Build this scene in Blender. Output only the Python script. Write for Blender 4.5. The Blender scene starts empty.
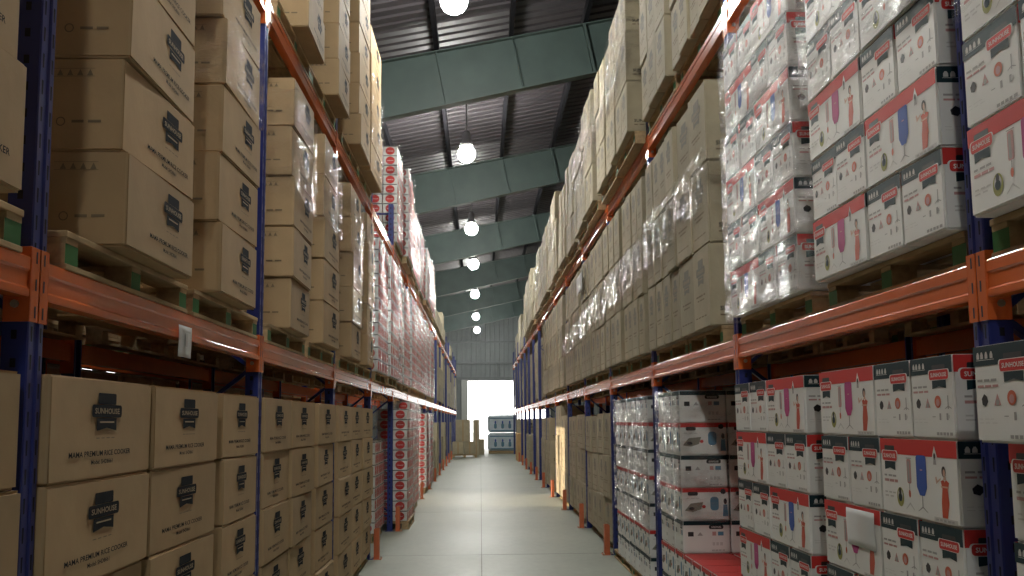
import bpy, bmesh, math, random
from mathutils import Vector, Matrix
random.seed(11)
SC = bpy.context.scene
COL = SC.collection
PI = math.pi

# ------------------------------------------------------------------ materials
def mat(name, color, rough=0.6, metal=0.0, noise=0.0, nscale=8.0, bump=0.0, bscale=40.0, vary=0.0, spec=0.5, stretch=None):
    m = bpy.data.materials.new(name); m.use_nodes = True
    nt = m.node_tree; b = nt.nodes['Principled BSDF']
    b.inputs['Base Color'].default_value = (*color, 1)
    b.inputs['Roughness'].default_value = rough
    b.inputs['Metallic'].default_value = metal
    b.inputs['Specular IOR Level'].default_value = spec
    tc = nt.nodes.new('ShaderNodeTexCoord')
    vec = tc.outputs['Object']
    if stretch:
        mp = nt.nodes.new('ShaderNodeMapping'); mp.inputs['Scale'].default_value = stretch
        nt.links.new(vec, mp.inputs['Vector']); vec = mp.outputs['Vector']
    src = None
    if noise:
        n = nt.nodes.new('ShaderNodeTexNoise'); n.inputs['Scale'].default_value = nscale
        n.inputs['Detail'].default_value = 6
        nt.links.new(vec, n.inputs['Vector'])
        r = nt.nodes.new('ShaderNodeMapRange')
        r.inputs['From Min'].default_value = .25; r.inputs['From Max'].default_value = .75
        r.inputs['To Min'].default_value = 1 - noise; r.inputs['To Max'].default_value = 1 + noise
        nt.links.new(n.outputs['Fac'], r.inputs['Value'])
        src = r.outputs['Result']
    if vary:
        oi = nt.nodes.new('ShaderNodeObjectInfo')
        r2 = nt.nodes.new('ShaderNodeMapRange')
        r2.inputs['To Min'].default_value = 1 - vary; r2.inputs['To Max'].default_value = 1 + vary
        nt.links.new(oi.outputs['Random'], r2.inputs['Value'])
        if src:
            mu = nt.nodes.new('ShaderNodeMath'); mu.operation = 'MULTIPLY'
            nt.links.new(src, mu.inputs[0]); nt.links.new(r2.outputs['Result'], mu.inputs[1]); src = mu.outputs[0]
        else:
            src = r2.outputs['Result']
    if src:
        vm = nt.nodes.new('ShaderNodeVectorMath'); vm.operation = 'SCALE'
        vm.inputs[0].default_value = color
        nt.links.new(src, vm.inputs['Scale']); nt.links.new(vm.outputs['Vector'], b.inputs['Base Color'])
    if bump:
        n2 = nt.nodes.new('ShaderNodeTexNoise'); n2.inputs['Scale'].default_value = bscale; n2.inputs['Detail'].default_value = 4
        nt.links.new(vec, n2.inputs['Vector'])
        bp = nt.nodes.new('ShaderNodeBump'); bp.inputs['Strength'].default_value = bump; bp.inputs['Distance'].default_value = .01
        nt.links.new(n2.outputs['Fac'], bp.inputs['Height']); nt.links.new(bp.outputs['Normal'], b.inputs['Normal'])
    return m

def emit_mat(name, color, strength):
    m = bpy.data.materials.new(name); m.use_nodes = True
    nt = m.node_tree; nt.nodes.clear()
    e = nt.nodes.new('ShaderNodeEmission'); e.inputs['Color'].default_value = (*color, 1); e.inputs['Strength'].default_value = strength
    o = nt.nodes.new('ShaderNodeOutputMaterial'); nt.links.new(e.outputs[0], o.inputs['Surface'])
    return m

def film_mat(name, base=.10, edge=.45, rough=.16, milk=.05, nscale=9):
    m = bpy.data.materials.new(name); m.use_nodes = True
    nt = m.node_tree; nt.nodes.clear()
    o = nt.nodes.new('ShaderNodeOutputMaterial')
    tr = nt.nodes.new('ShaderNodeBsdfTransparent')
    gl = nt.nodes.new('ShaderNodeBsdfGlossy'); gl.inputs['Roughness'].default_value = rough
    gl.inputs['Color'].default_value = (.95, .95, .95, 1)
    df = nt.nodes.new('ShaderNodeBsdfDiffuse'); df.inputs['Color'].default_value = (.85, .86, .88, 1)
    tc = nt.nodes.new('ShaderNodeTexCoord')
    mp = nt.nodes.new('ShaderNodeMapping'); mp.inputs['Scale'].default_value = (1, .55, 2.4); mp.inputs['Rotation'].default_value = (.35, 0, 0)
    n = nt.nodes.new('ShaderNodeTexNoise'); n.inputs['Scale'].default_value = nscale; n.inputs['Detail'].default_value = 7; n.inputs['Roughness'].default_value = .65
    nt.links.new(tc.outputs['Object'], mp.inputs['Vector']); nt.links.new(mp.outputs['Vector'], n.inputs['Vector'])
    bp = nt.nodes.new('ShaderNodeBump'); bp.inputs['Strength'].default_value = 1.0; bp.inputs['Distance'].default_value = .09
    nt.links.new(n.outputs['Fac'], bp.inputs['Height'])
    nt.links.new(bp.outputs['Normal'], gl.inputs['Normal'])
    lw = nt.nodes.new('ShaderNodeLayerWeight'); lw.inputs['Blend'].default_value = .35
    nt.links.new(bp.outputs['Normal'], lw.inputs['Normal'])
    mr = nt.nodes.new('ShaderNodeMapRange'); mr.inputs['To Min'].default_value = base; mr.inputs['To Max'].default_value = edge
    nt.links.new(lw.outputs['Fresnel'], mr.inputs['Value'])
    n3 = nt.nodes.new('ShaderNodeTexNoise'); n3.inputs['Scale'].default_value = 5.5; n3.inputs['Detail'].default_value = 5; n3.inputs['Roughness'].default_value = .7
    nt.links.new(mp.outputs['Vector'], n3.inputs['Vector'])
    g3 = nt.nodes.new('ShaderNodeMapRange'); g3.inputs['From Min'].default_value = .46; g3.inputs['From Max'].default_value = .66; g3.inputs['To Min'].default_value = .12; g3.inputs['To Max'].default_value = 1.5
    nt.links.new(n3.outputs['Fac'], g3.inputs['Value'])
    mm = nt.nodes.new('ShaderNodeMath'); mm.operation = 'MULTIPLY'; mm.use_clamp = True
    nt.links.new(mr.outputs['Result'], mm.inputs[0]); nt.links.new(g3.outputs['Result'], mm.inputs[1])
    m1 = nt.nodes.new('ShaderNodeMixShader'); m1.inputs[0].default_value = milk
    nt.links.new(tr.outputs[0], m1.inputs[1]); nt.links.new(df.outputs[0], m1.inputs[2])
    m2 = nt.nodes.new('ShaderNodeMixShader')
    nt.links.new(mm.outputs[0], m2.inputs[0]); nt.links.new(m1.outputs[0], m2.inputs[1]); nt.links.new(gl.outputs[0], m2.inputs[2])
    nt.links.new(m2.outputs[0], o.inputs['Surface'])
    return m

M = {}
M['kraft'] = mat('kraft', (.43, .305, .17), .75, noise=.10, nscale=5, bump=.12, bscale=30, vary=.08, spec=.25)
M['kraft2'] = mat('kraft_pale', (.42, .37, .26), .75, noise=.12, nscale=6, bump=.12, bscale=30, vary=.12, spec=.25)
M['kraft3'] = mat('kraft_orange', (.56, .36, .17), .75, noise=.10, nscale=6, vary=.08, spec=.25)
M['tape'] = mat('tape', (.44, .32, .18), .3, spec=.4)
M['ink'] = mat('ink', (.018, .02, .024), .8, spec=.1)
M['inksoft'] = mat('ink_soft', (.20, .155, .10), .7, spec=.2)
M['inkgrey'] = mat('ink_grey', (.25, .24, .20), .7, spec=.2)
M['kraftlit'] = mat('kraft_letters', (.42, .33, .22), .7, spec=.2)
M['white'] = mat('white_card', (.78, .78, .755), .45, noise=.04, nscale=4, vary=.05, spec=.3)
M['red'] = mat('print_red', (.60, .045, .04), .5, spec=.22)
M['teal'] = mat('print_dark_teal', (.012, .034, .042), .5, spec=.22)
M['pwhite'] = mat('print_white', (.82, .80, .78), .5, spec=.22)
M['pink'] = mat('print_magenta', (.50, .07, .24), .5, spec=.22)
M['blue'] = mat('print_blue', (.05, .11, .42), .5, spec=.22)
M['grey'] = mat('print_grey', (.38, .37, .36), .5)
M['pgrey'] = mat('print_pale_grey', (.58, .57, .55), .5)
M['rose'] = mat('print_rose', (.56, .30, .29), .5)
M['black'] = mat('print_black', (.02, .02, .022), .45)
M['dress'] = mat('print_dress_red', (.58, .08, .035), .4)
M['skin'] = mat('print_skin', (.68, .44, .33), .5)
M['olive'] = mat('print_olive', (.30, .30, .06), .5)
M['orange_p'] = mat('print_orange', (.60, .13, .06), .45)
M['cyan'] = mat('print_blue_grey', (.10, .24, .36), .45)
M['wood'] = mat('pallet_wood', (.46, .335, .19), .75, noise=.25, nscale=6, stretch=(6, 1, 6), vary=.12, spec=.2)
M['green'] = mat('green_paint', (.035, .15, .045), .6)
M['blue_steel'] = mat('blue_steel', (.018, .03, .17), .33, noise=.12, nscale=5, spec=.5)
M['slot'] = mat('slot_dark', (.006, .006, .012), .8)
M['orange_steel'] = mat('orange_steel', (.66, .135, .032), .22, noise=.08, nscale=5, spec=.6)
M['bolt'] = mat('zinc_bolt', (.55, .5, .4), .35, metal=.9)
M['guard'] = mat('guard_orange', (.58, .15, .06), .5, noise=.12, nscale=14)
M['roof'] = mat('roof_sheet', (.08, .072, .08), .55, noise=.15, nscale=1.2, spec=.3)
M['rafter'] = mat('green_steel', (.085, .125, .115), .5, noise=.14, nscale=2.5)
M['purlin'] = mat('purlin_steel', (.02, .02, .025), .8, spec=.15)
M['wallsheet'] = mat('wall_sheet', (.24, .26, .265), .6, noise=.1, nscale=1.5)
M['girt'] = mat('girt_steel', (.18, .19, .2), .5)
M['frame'] = mat('door_frame', (.45, .46, .44), .5)
M['lampmetal'] = mat('lamp_metal', (.35, .35, .35), .4, metal=.6)
M['bulb'] = emit_mat('lamp_bulb', (1.0, .99, .925), 320)
M['paper'] = mat('paper', (.66, .66, .65), .7, spec=.2)
M['film'] = film_mat('stretch_film', base=.05, edge=.5, rough=.07, milk=.015)
M['film2'] = film_mat('stretch_film_heavy', base=.10, edge=.75, rough=.07, milk=.02, nscale=13)
M['film3'] = film_mat('stretch_film_glare', base=.16, edge=.8, rough=.15, milk=.01, nscale=6)
M['yard'] = mat('yard_concrete', (.6, .59, .56), .8, noise=.1)

# concrete floor with joints
def floor_mat():
    m = mat('concrete_floor', (.36, .385, .325), .34, spec=.45)
    nt = m.node_tree; b = nt.nodes['Principled BSDF']
    tc = nt.nodes.new('ShaderNodeTexCoord')
    n1 = nt.nodes.new('ShaderNodeTexNoise'); n1.inputs['Scale'].default_value = .9; n1.inputs['Detail'].default_value = 8; n1.inputs['Roughness'].default_value = .62
    n2 = nt.nodes.new('ShaderNodeTexNoise'); n2.inputs['Scale'].default_value = 14; n2.inputs['Detail'].default_value = 6
    mp = nt.nodes.new('ShaderNodeMapping'); mp.inputs['Scale'].default_value = (1, .45, 1)
    nt.links.new(tc.outputs['Object'], mp.inputs['Vector'])
    nt.links.new(mp.outputs['Vector'], n1.inputs['Vector']); nt.links.new(mp.outputs['Vector'], n2.inputs['Vector'])
    mx = nt.nodes.new('ShaderNodeMath'); mx.operation = 'MULTIPLY_ADD'; mx.inputs[1].default_value = .3
    nt.links.new(n2.outputs['Fac'], mx.inputs[0]); nt.links.new(n1.outputs['Fac'], mx.inputs[2])
    cr = nt.nodes.new('ShaderNodeValToRGB')
    cr.color_ramp.elements[0].position = .40; cr.color_ramp.elements[0].color = (.25, .28, .235, 1)
    cr.color_ramp.elements[1].position = .92; cr.color_ramp.elements[1].color = (.38, .41, .345, 1)
    nt.links.new(mx.outputs[0], cr.inputs['Fac'])
    nt.links.new(cr.outputs['Color'], b.inputs['Base Color'])
    rr = nt.nodes.new('ShaderNodeMapRange'); rr.inputs['To Min'].default_value = .38; rr.inputs['To Max'].default_value = .58
    nt.links.new(n1.outputs['Fac'], rr.inputs['Value']); nt.links.new(rr.outputs['Result'], b.inputs['Roughness'])
    bp = nt.nodes.new('ShaderNodeBump'); bp.inputs['Strength'].default_value = .12; bp.inputs['Distance'].default_value = .02
    nt.links.new(n1.outputs['Fac'], bp.inputs['Height']); nt.links.new(bp.outputs['Normal'], b.inputs['Normal'])
    return m
M['floor'] = floor_mat(); M['floor'].node_tree.nodes['Principled BSDF'].inputs['Specular IOR Level'].default_value = .3
M['joint'] = mat('joint', (.17, .18, .15), .8)

# ------------------------------------------------------------------ mesh builder
_text_cache = {}
def text_mesh(s):
    if s in _text_cache: return _text_cache[s]
    cu = bpy.data.curves.new('txt', 'FONT'); cu.body = s; cu.dimensions = '2D'; cu.fill_mode = 'BOTH'; cu.resolution_u = 2; cu.offset = .015
    ob = bpy.data.objects.new('txt', cu); COL.objects.link(ob)
    dg = bpy.context.evaluated_depsgraph_get()
    me = bpy.data.meshes.new_from_object(ob.evaluated_get(dg))
    vs = [(v.co.x, v.co.y) for v in me.vertices]; fs = [tuple(p.vertices) for p in me.polygons]
    bpy.data.objects.remove(ob); bpy.data.curves.remove(cu); bpy.data.meshes.remove(me)
    x0 = min(v[0] for v in vs); x1 = max(v[0] for v in vs); y0 = min(v[1] for v in vs); y1 = max(v[1] for v in vs)
    vs = [((x - x0) / (x1 - x0), (y - y0) / (y1 - y0)) for x, y in vs]
    _text_cache[s] = (vs, fs); return _text_cache[s]

class MB:
    def __init__(s): s.v = []; s.f = []; s.m = []; s.mats = []; s.smooth = []
    def mi(s, m):
        if m not in s.mats: s.mats.append(m)
        return s.mats.index(m)
    def add(s, vs, fs, m, smooth=False):
        b = len(s.v); i = s.mi(m)
        s.v += [tuple(v) for v in vs]
        for f in fs:
            s.f.append(tuple(b + k for k in f)); s.m.append(i); s.smooth.append(smooth)
    def box(s, x0, y0, z0, x1, y1, z1, m, ch=0.0):
        if ch <= 0:
            vs = [(x0,y0,z0),(x1,y0,z0),(x1,y1,z0),(x0,y1,z0),(x0,y0,z1),(x1,y0,z1),(x1,y1,z1),(x0,y1,z1)]
            s.add(vs, [(0,3,2,1),(4,5,6,7),(0,1,5,4),(1,2,6,5),(2,3,7,6),(3,0,4,7)], m); return
        bm = bmesh.new(); bmesh.ops.create_cube(bm, size=1)
        for v in bm.verts:
            v.co = Vector(((x0+x1)/2 + v.co.x*(x1-x0), (y0+y1)/2 + v.co.y*(y1-y0), (z0+z1)/2 + v.co.z*(z1-z0)))
        bmesh.ops.bevel(bm, geom=bm.edges[:], offset=ch, segments=1, affect='EDGES')
        bm.verts.index_update()
        s.add([v.co[:] for v in bm.verts], [tuple(v.index for v in f.verts) for f in bm.faces], m); bm.free()
    def bar(s, a, b, w, h, m, up=Vector((0,0,1))):
        a = Vector(a); b = Vector(b); d = (b-a).normalized(); r = d.cross(up)
        if r.length < 1e-5: r = Vector((1,0,0))
        r.normalize(); u = r.cross(d)
        vs = []
        for p in (a, b):
            for i, j in ((-1,-1),(1,-1),(1,1),(-1,1)): vs.append(p + r*(i*w/2) + u*(j*h/2))
        s.add(vs, [(0,1,2,3),(7,6,5,4),(0,4,5,1),(1,5,6,2),(2,6,7,3),(3,7,4,0)], m)
    def lathe(s, prof, m, n=16, c=(0,0,0), smooth=True):
        vs = []; fs = []
        for r, z in prof:
            for k in range(n):
                a = 2*PI*k/n; vs.append((c[0]+r*math.cos(a), c[1]+r*math.sin(a), c[2]+z))
        for i in range(len(prof)-1):
            for k in range(n):
                fs.append((i*n+k, i*n+(k+1)%n, (i+1)*n+(k+1)%n, (i+1)*n+k))
        s.add(vs, fs, m, smooth)
    def prism(s, pts, axis, a0, a1, m):
        n = len(pts)
        def P(p, a):
            if axis == 'y': return (p[0], a, p[1])
            if axis == 'x': return (a, p[0], p[1])
            return (p[0], p[1], a)
        vs = [P(p, a0) for p in pts] + [P(p, a1) for p in pts]
        fs = [tuple(range(n))[::-1], tuple(range(n, 2*n))] + [(i, (i+1)%n, n+(i+1)%n, n+i) for i in range(n)]
        s.add(vs, fs, m)
    def mesh(s, name):
        me = bpy.data.meshes.new(name); me.from_pydata(s.v, [], s.f)
        for m in s.mats: me.materials.append(M[m])
        me.polygons.foreach_set('material_index', s.m); me.polygons.foreach_set('use_smooth', s.smooth)
        me.update(); return me

class Face:
    """a printed side of a carton: u to the reader's right, v up, both 0..1"""
    def __init__(s, mb, o, u, v, n): s.mb = mb; s.o = Vector(o); s.u = Vector(u); s.v = Vector(v); s.n = Vector(n); s.off, s.step = .0022, .0007; s.asp = s.u.length / s.v.length
    def P(s, a, b, l): return s.o + s.u*a + s.v*b + s.n*(s.off+s.step*l)
    def poly(s, pts, m, l=1): s.mb.add([s.P(a, b, l) for a, b in pts], [tuple(range(len(pts)))], m)
    def rect(s, a0, b0, a1, b1, m, l=1): s.poly([(a0,b0),(a1,b0),(a1,b1),(a0,b1)], m, l)
    def ell(s, ca, cb, ra, rb, m, l=1, n=18): s.poly([(ca+ra*math.cos(2*PI*k/n), cb+rb*math.sin(2*PI*k/n)) for k in range(n)], m, l)
    def rrect(s, a0, b0, a1, b1, r, m, l=1):
        ra = r / s.asp; pts = []
        for cx, cy, t in ((a1-ra,b1-r,0),(a0+ra,b1-r,90),(a0+ra,b0+r,180),(a1-ra,b0+r,270)):
            for k in range(5):
                t2 = math.radians(t + 22.5*k); pts.append((cx+ra*math.cos(t2), cy+r*math.sin(t2)))
        s.poly(pts, m, l)
    def text(s, t, a0, b0, a1, b1, m, l=1):
        vs, fs = text_mesh(t); s.mb.add([s.P(a0+x*(a1-a0), b0+y*(b1-b0), l) for x, y in vs], fs, m)
    def scrib(s, a0, b0, a1, b1, m, l=1, seed=0, words=3):
        r = random.Random(seed); a = a0
        for k in range(words):
            w = (a1-a0)/words * r.uniform(.6, .9); s.rect(a, b0, a+w, b1, m, l); a += (a1-a0)/words
    def ring(s, ca, cb, r, t, m, l=1, n=18):
        ra = r / s.asp; vs = []
        for k in range(n):
            a = 2*PI*k/n
            vs.append(s.P(ca+ra*math.cos(a), cb+r*math.sin(a), l)); vs.append(s.P(ca+ra*(1-t)*math.cos(a), cb+r*(1-t)*math.sin(a), l))
        s.mb.add(vs, [(2*k, (2*k+2) % (2*n), (2*k+3) % (2*n), 2*k+1) for k in range(n)], m)

def sides(mb, D, W, H, off=.0022, step=.0007):
    """printed sides of a carton centred on x,y, base at z=0: +x, -x, -y, +y"""
    F = {'+x': Face(mb, (D/2,-W/2,0), (0,W,0), (0,0,H), (1,0,0)), '-x': Face(mb, (-D/2,W/2,0), (0,-W,0), (0,0,H), (-1,0,0)),
            '-y': Face(mb, (-D/2,-W/2,0), (D,0,0), (0,0,H), (0,-1,0)), '+y': Face(mb, (D/2,W/2,0), (-D,0,0), (0,0,H), (0,1,0))}
    for f in F.values(): f.off, f.step = off, step
    return F

def sag_box(mb, D, W, H, m, seed, amt=.006):
    """carton body with softened corners, slightly bulged sides"""
    r = random.Random(seed)
    bm = bmesh.new(); bmesh.ops.create_cube(bm, size=1)
    for v in bm.verts: v.co = Vector((v.co.x*D, v.co.y*W, (v.co.z+.5)*H))
    bmesh.ops.bevel(bm, geom=bm.edges[:], offset=.007, segments=2, affect='EDGES')
    for v in bm.verts:
        v.co += Vector((r.uniform(-1,1), r.uniform(-1,1), 0))*amt*.3
    bm.verts.index_update()
    mb.add([v.co[:] for v in bm.verts], [tuple(v.index for v in f.verts) for f in bm.faces], m); bm.free()

def shield(f, ca, cb, w, h, ink, letters, ll=2):
    """emblem: cap, rounded plate with the name, ribbon with a notched foot"""
    a = w / f.asp
    f.rrect(ca-a*.30, cb+h*.20, ca+a*.30, cb+h*.50, h*.05, ink, 1)
    f.rrect(ca-a*.5, cb-h*.14, ca+a*.5, cb+h*.19, h*.10, ink, 2)
    f.text('SUNHOUSE', ca-a*.41, cb-h*.05, ca+a*.41, cb+h*.10, letters, 3)
    f.poly([(ca-a*.33, cb-h*.16), (ca-a*.33, cb-h*.5), (ca, cb-h*.42), (ca+a*.33, cb-h*.5), (ca+a*.33, cb-h*.16)], ink, 1)
    f.rect(ca-a*.24, cb-h*.29, ca+a*.24, cb-h*.25, letters, 2)

def rice_carton(seed, c=.64, title='MAMA PREMIUM RICE COOKER'):
    D, W, H = .58, .84, .30
    mb = MB(); sag_box(mb, D, W, H, 'kraft', seed); F = sides(mb, D, W, H)
    for k in ('+x', '-x'):
        f = F[k]; shield(f, c, .67, .84, .385, 'ink', 'kraftlit')
        f.scrib(c-.10, .40, c+.10, .41, 'inksoft', 1, seed, 4)
        f.text(title, c-.34, .225, c+.26, .28, 'ink', 1)
        f.text('Model: SHD8661', c-.14, .145, c+.07, .19, 'ink', 1)
    for k in ('-y', '+y'):
        f = F[k]
        f.rect(.60, .885, .84, .89, 'inksoft'); f.rect(.60, .80, .84, .805, 'inksoft')
        for q in range(4): f.poly([(.63+q*.055, .81), (.665+q*.055, .81), (.648+q*.055, .88)], 'inksoft')
        f.scrib(.10, .66, .46, .69, 'inksoft', 1, seed+3, 3)
        f.scrib(.10, .30, .30, .33, 'inksoft', 1, seed+5, 2); f.ring(.38, .315, .05, .25, 'inksoft')
        f.scrib(.44, .30, .58, .33, 'inksoft', 1, seed+7, 2); f.ring(.66, .315, .05, .25, 'inksoft'); f.scrib(.72, .30, .9, .33, 'inksoft', 1, seed+9, 2)
        f.scrib(.12, .16, .5, .175, 'inksoft', 1, seed+11, 4); f.scrib(.12, .11, .45, .125, 'inksoft', 1, seed+13, 3)
        f.rect(.985, 0.02, .999, .98, 'tape', 1)
    mb.box(-.03, -W/2+.01, H-.0005, .03, W/2-.01, H+.0012, 'tape')
    return mb.mesh('rice_cooker_carton')

def plate_logo(f, a0, a1, b, h):
    """red name plate with white rim, black cap and dark ribbon"""
    c = (a0+a1)/2; w = a1-a0
    f.rrect(c-w*.34, b+h*.9, c+w*.34, b+h*1.55, h*.15, 'black', 2)
    f.rrect(a0-w*.05, b-h*.06, a1+w*.05, b+h*1.06, h*.36, 'pwhite', 3)
    f.rrect(a0, b, a1, b+h, h*.33, 'red', 4)
    f.text('SUNHOUSE', a0+w*.09, b+h*.28, a1-w*.09, b+h*.72, 'pwhite', 5)
    f.poly([(c-w*.36, b-h*.05), (c-w*.36, b-h*.95), (c, b-h*.72), (c+w*.36, b-h*.95), (c+w*.36, b-h*.05)], 'teal', 2)

def iron_carton(board, seed):
    D, W, H = .318, .622, .252
    mb = MB(); sag_box(mb, D, W, H, 'white', seed, .0015); F = sides(mb, D, W, H, .0007, .0003)
    for k in ('+x', '-x'):
        f = F[k]
        f.rect(.004, .79, .996, .992, 'red', 1)
        plate_logo(f, .035, .245, .70, .13)
        f.scrib(.05, .49, .23, .515, 'grey', 1, 1, 3); f.scrib(.05, .42, .27, .455, 'rose', 1, 2, 3)
        f.scrib(.05, .27, .22, .29, 'pgrey', 1, 3, 3); f.scrib(.05, .22, .2, .24, 'pgrey', 1, 4, 2)
        f.ell(.27, .24, .048, .125, 'olive', 1); f.ell(.27, .26, .034, .08, 'pgrey', 2); f.ell(.27, .31, .016, .05, 'black', 3); f.ell(.27, .235, .026, .055, 'teal', 3)
        f.rrect(.375, .43, .43, .74, .03, 'rose', 1); f.rect(.385, .45, .408, .71, 'grey', 2); f.rect(.398, .30, .406, .43, 'grey', 1); f.ell(.402, .30, .014, .05, 'orange_p', 2); f.rect(.37, .745, .44, .757, 'grey', 2)
        f.poly([(.34,.10),(.40,.19),(.46,.10),(.45,.10),(.40,.165),(.35,.10)], 'pgrey', 1)
        f.rrect(.50, .37, .63, .80, .05, board, 2); f.poly([(.505,.39),(.625,.39),(.595,.30),(.535,.30)], board, 2); f.rect(.55, .61, .58, .625, 'rose', 3)
        f.rect(.559, .16, .571, .30, 'grey', 1); f.poly([(.50,.10),(.565,.17),(.63,.10),(.62,.10),(.565,.15),(.51,.10)], 'grey', 1)
        # woman in a long red dress
        f.poly([(.80,.08),(.86,.08),(.885,.26),(.875,.42),(.895,.50),(.86,.53),(.845,.50),(.83,.53),(.80,.51),(.815,.42),(.80,.26)], 'dress', 2)
        f.rect(.80, .435, .885, .455, 'skin', 3); f.poly([(.80,.53),(.745,.47),(.735,.55),(.75,.56),(.76,.51),(.80,.55)], 'skin', 2)
        f.poly([(.825,.53),(.86,.53),(.855,.57),(.835,.57)], 'skin', 2); f.ell(.838, .625, .024, .065, 'black', 2); f.ell(.843, .61, .014, .045, 'skin', 3)
        f.poly([(.705,.77),(.775,.77),(.74,.925)], 'pwhite', 2); f.ell(.74, .80, .013, .04, 'black', 3); f.poly([(.722,.70),(.758,.70),(.752,.78),(.728,.78)], 'grey', 3)
        f.rect(.70, .02, .97, .075, 'pgrey', 1); f.scrib(.72, .035, .95, .058, 'grey', 2, 9, 5)
    for k in ('-y', '+y'):
        f = F[k]
        f.rect(.006, .79, .994, .992, 'teal', 1)
        for q, a in enumerate((.07, .14, .22, .31)):
            f.poly([(a,.86),(a+.05,.86),(a+.05,.90),(a+.035,.93),(a+.015,.93),(a,.90)], 'pgrey', 2)
        f.rect(.06, .845, .38, .851, 'pgrey', 2)
        plate_logo(f, .47, .91, .715, .115)
        f.scrib(.06, .625, .42, .65, 'grey', 1, 5, 3); f.scrib(.06, .565, .46, .59, 'rose', 1, 6, 3)
        f.poly([(.12,.45),(.17,.50),(.22,.47),(.235,.42),(.19,.37),(.13,.39)], 'black', 1)
        f.poly([(.34,.38),(.46,.38),(.43,.44),(.40,.50),(.37,.44)], 'rose', 1); f.ell(.40, .41, .03, .03, 'grey', 2)
        f.ell(.64, .45, .075, .075, 'orange_p', 1); f.ell(.64, .44, .04, .045, 'rose', 2)
        f.rect(.86, .36, .88, .52, 'grey', 1); f.poly([(.80,.37),(.87,.40),(.94,.37),(.94,.36),(.87,.385),(.80,.36)], 'grey', 1)
        f.rect(.50, .265, .57, .275, 'grey', 1); f.rect(.66, .23, .70, .31, 'grey', 1); f.rect(.82, .23, .86, .31, 'grey', 1); f.rect(.845, .25, .89, .29, 'pgrey', 1)
        f.scrib(.06, .20, .40, .205, 'pgrey', 1, 7, 3); f.scrib(.06, .24, .36, .245, 'pgrey', 1, 8, 3)
        f.scrib(.58, .05, .95, .085, 'grey', 1, 10, 5)
    return mb.mesh('steam_iron_carton')

def cooker_carton(seed, D=.30, W=.325, H=.222):
    mb = MB(); sag_box(mb, D, W, H, 'white', seed, .0015); F = sides(mb, D, W, H, .0007, .0003)
    for k in (('+x', '-x') if seed % 2 == 0 else ()):
        f = F[k]; f.rect(.006, .86, .994, .992, 'teal', 1)
        f.rrect(.55, .74, .86, .86, .05, 'black', 2); f.text('SUNHOUSE', .60, .77, .81, .83, 'pwhite', 3)
        f.rect(.10, .52, .22, .66, 'black', 1); f.poly([(.30,.54),(.36,.65),(.42,.54)], 'grey', 1)
        f.rect(.62, .54, .70, .66, 'rose', 1); f.rect(.74, .54, .86, .66, 'cyan', 1); f.scrib(.62, .24, .86, .34, 'pgrey', 1, 4, 3); f.scrib(.60, .08, .9, .11, 'grey', 1, 6, 4)
    for k in (F if seed % 2 else ('-y', '+y')):
        f = F[k]
        if seed % 2:
            f.rect(.006, .86, .994, .992, 'red', 1); f.rrect(.12, .76, .34, .88, .05, 'black', 2); f.scrib(.08, .66, .4, .69, 'pgrey', 1, 3, 3)
            f.poly([(.05,.30),(.18,.52),(.45,.56),(.40,.34),(.22,.26)], 'inkgrey', 1); f.ell(.20,.36,.06,.05,'black',2); f.ell(.46,.42,.04,.05,'red',2)
            f.rrect(.60, .30, .78, .72, .10, 'cyan', 1); f.poly([(.86,.12),(.98,.12),(.96,.48),(.88,.48)], 'cyan', 1); f.ell(.92, .58, .035, .09, 'black', 1); f.ell(.88,.88,.06,.08,'black',2)
        else:
            f.rect(.006, .86, .994, .992, 'teal', 1); f.rrect(.66, .74, .92, .88, .05, 'black', 2); f.text('SUNHOUSE', .70, .78, .88, .84, 'pwhite', 3)
            f.rect(.10, .56, .22, .70, 'black', 1); f.poly([(.28,.57),(.34,.69),(.40,.57)], 'grey', 1)
            f.rect(.68, .56, .75, .70, 'rose', 1); f.rect(.79, .55, .92, .70, 'cyan', 1); f.rect(.72, .26, .92, .36, 'pgrey', 1); f.scrib(.6, .07, .92, .10, 'grey', 1, 6, 4)
    mb.box(-D/2+.006, -W/2+.006, H-.0005, D/2-.006, W/2-.006, H+.0012, 'red' if seed % 2 else 'white')
    return mb.mesh('induction_cooker_carton')

def disc_carton(seed):
    D, W, H = .20, .206, .135
    mb = MB(); mb.box(-D/2, -W/2, 0, D/2, W/2, H, 'white', .004); F = sides(mb, D, W, H)
    for k in F:
        f = F[k]; f.off, f.step = .0003, .0004; f.rect(.01, .91, .99, .985, 'black', 1); f.ell(.5, .46, .32, .42, 'red', 2)
        f.text('SUNHOUSE', .28, .40, .72, .50, 'pwhite', 4)
        if k in ('+x', '-x'): f.rect(.02, .02, .14, .88, 'red', 1); f.rect(.86, .02, .98, .88, 'rose', 1)
    return mb.mesh('disc_carton')

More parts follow.
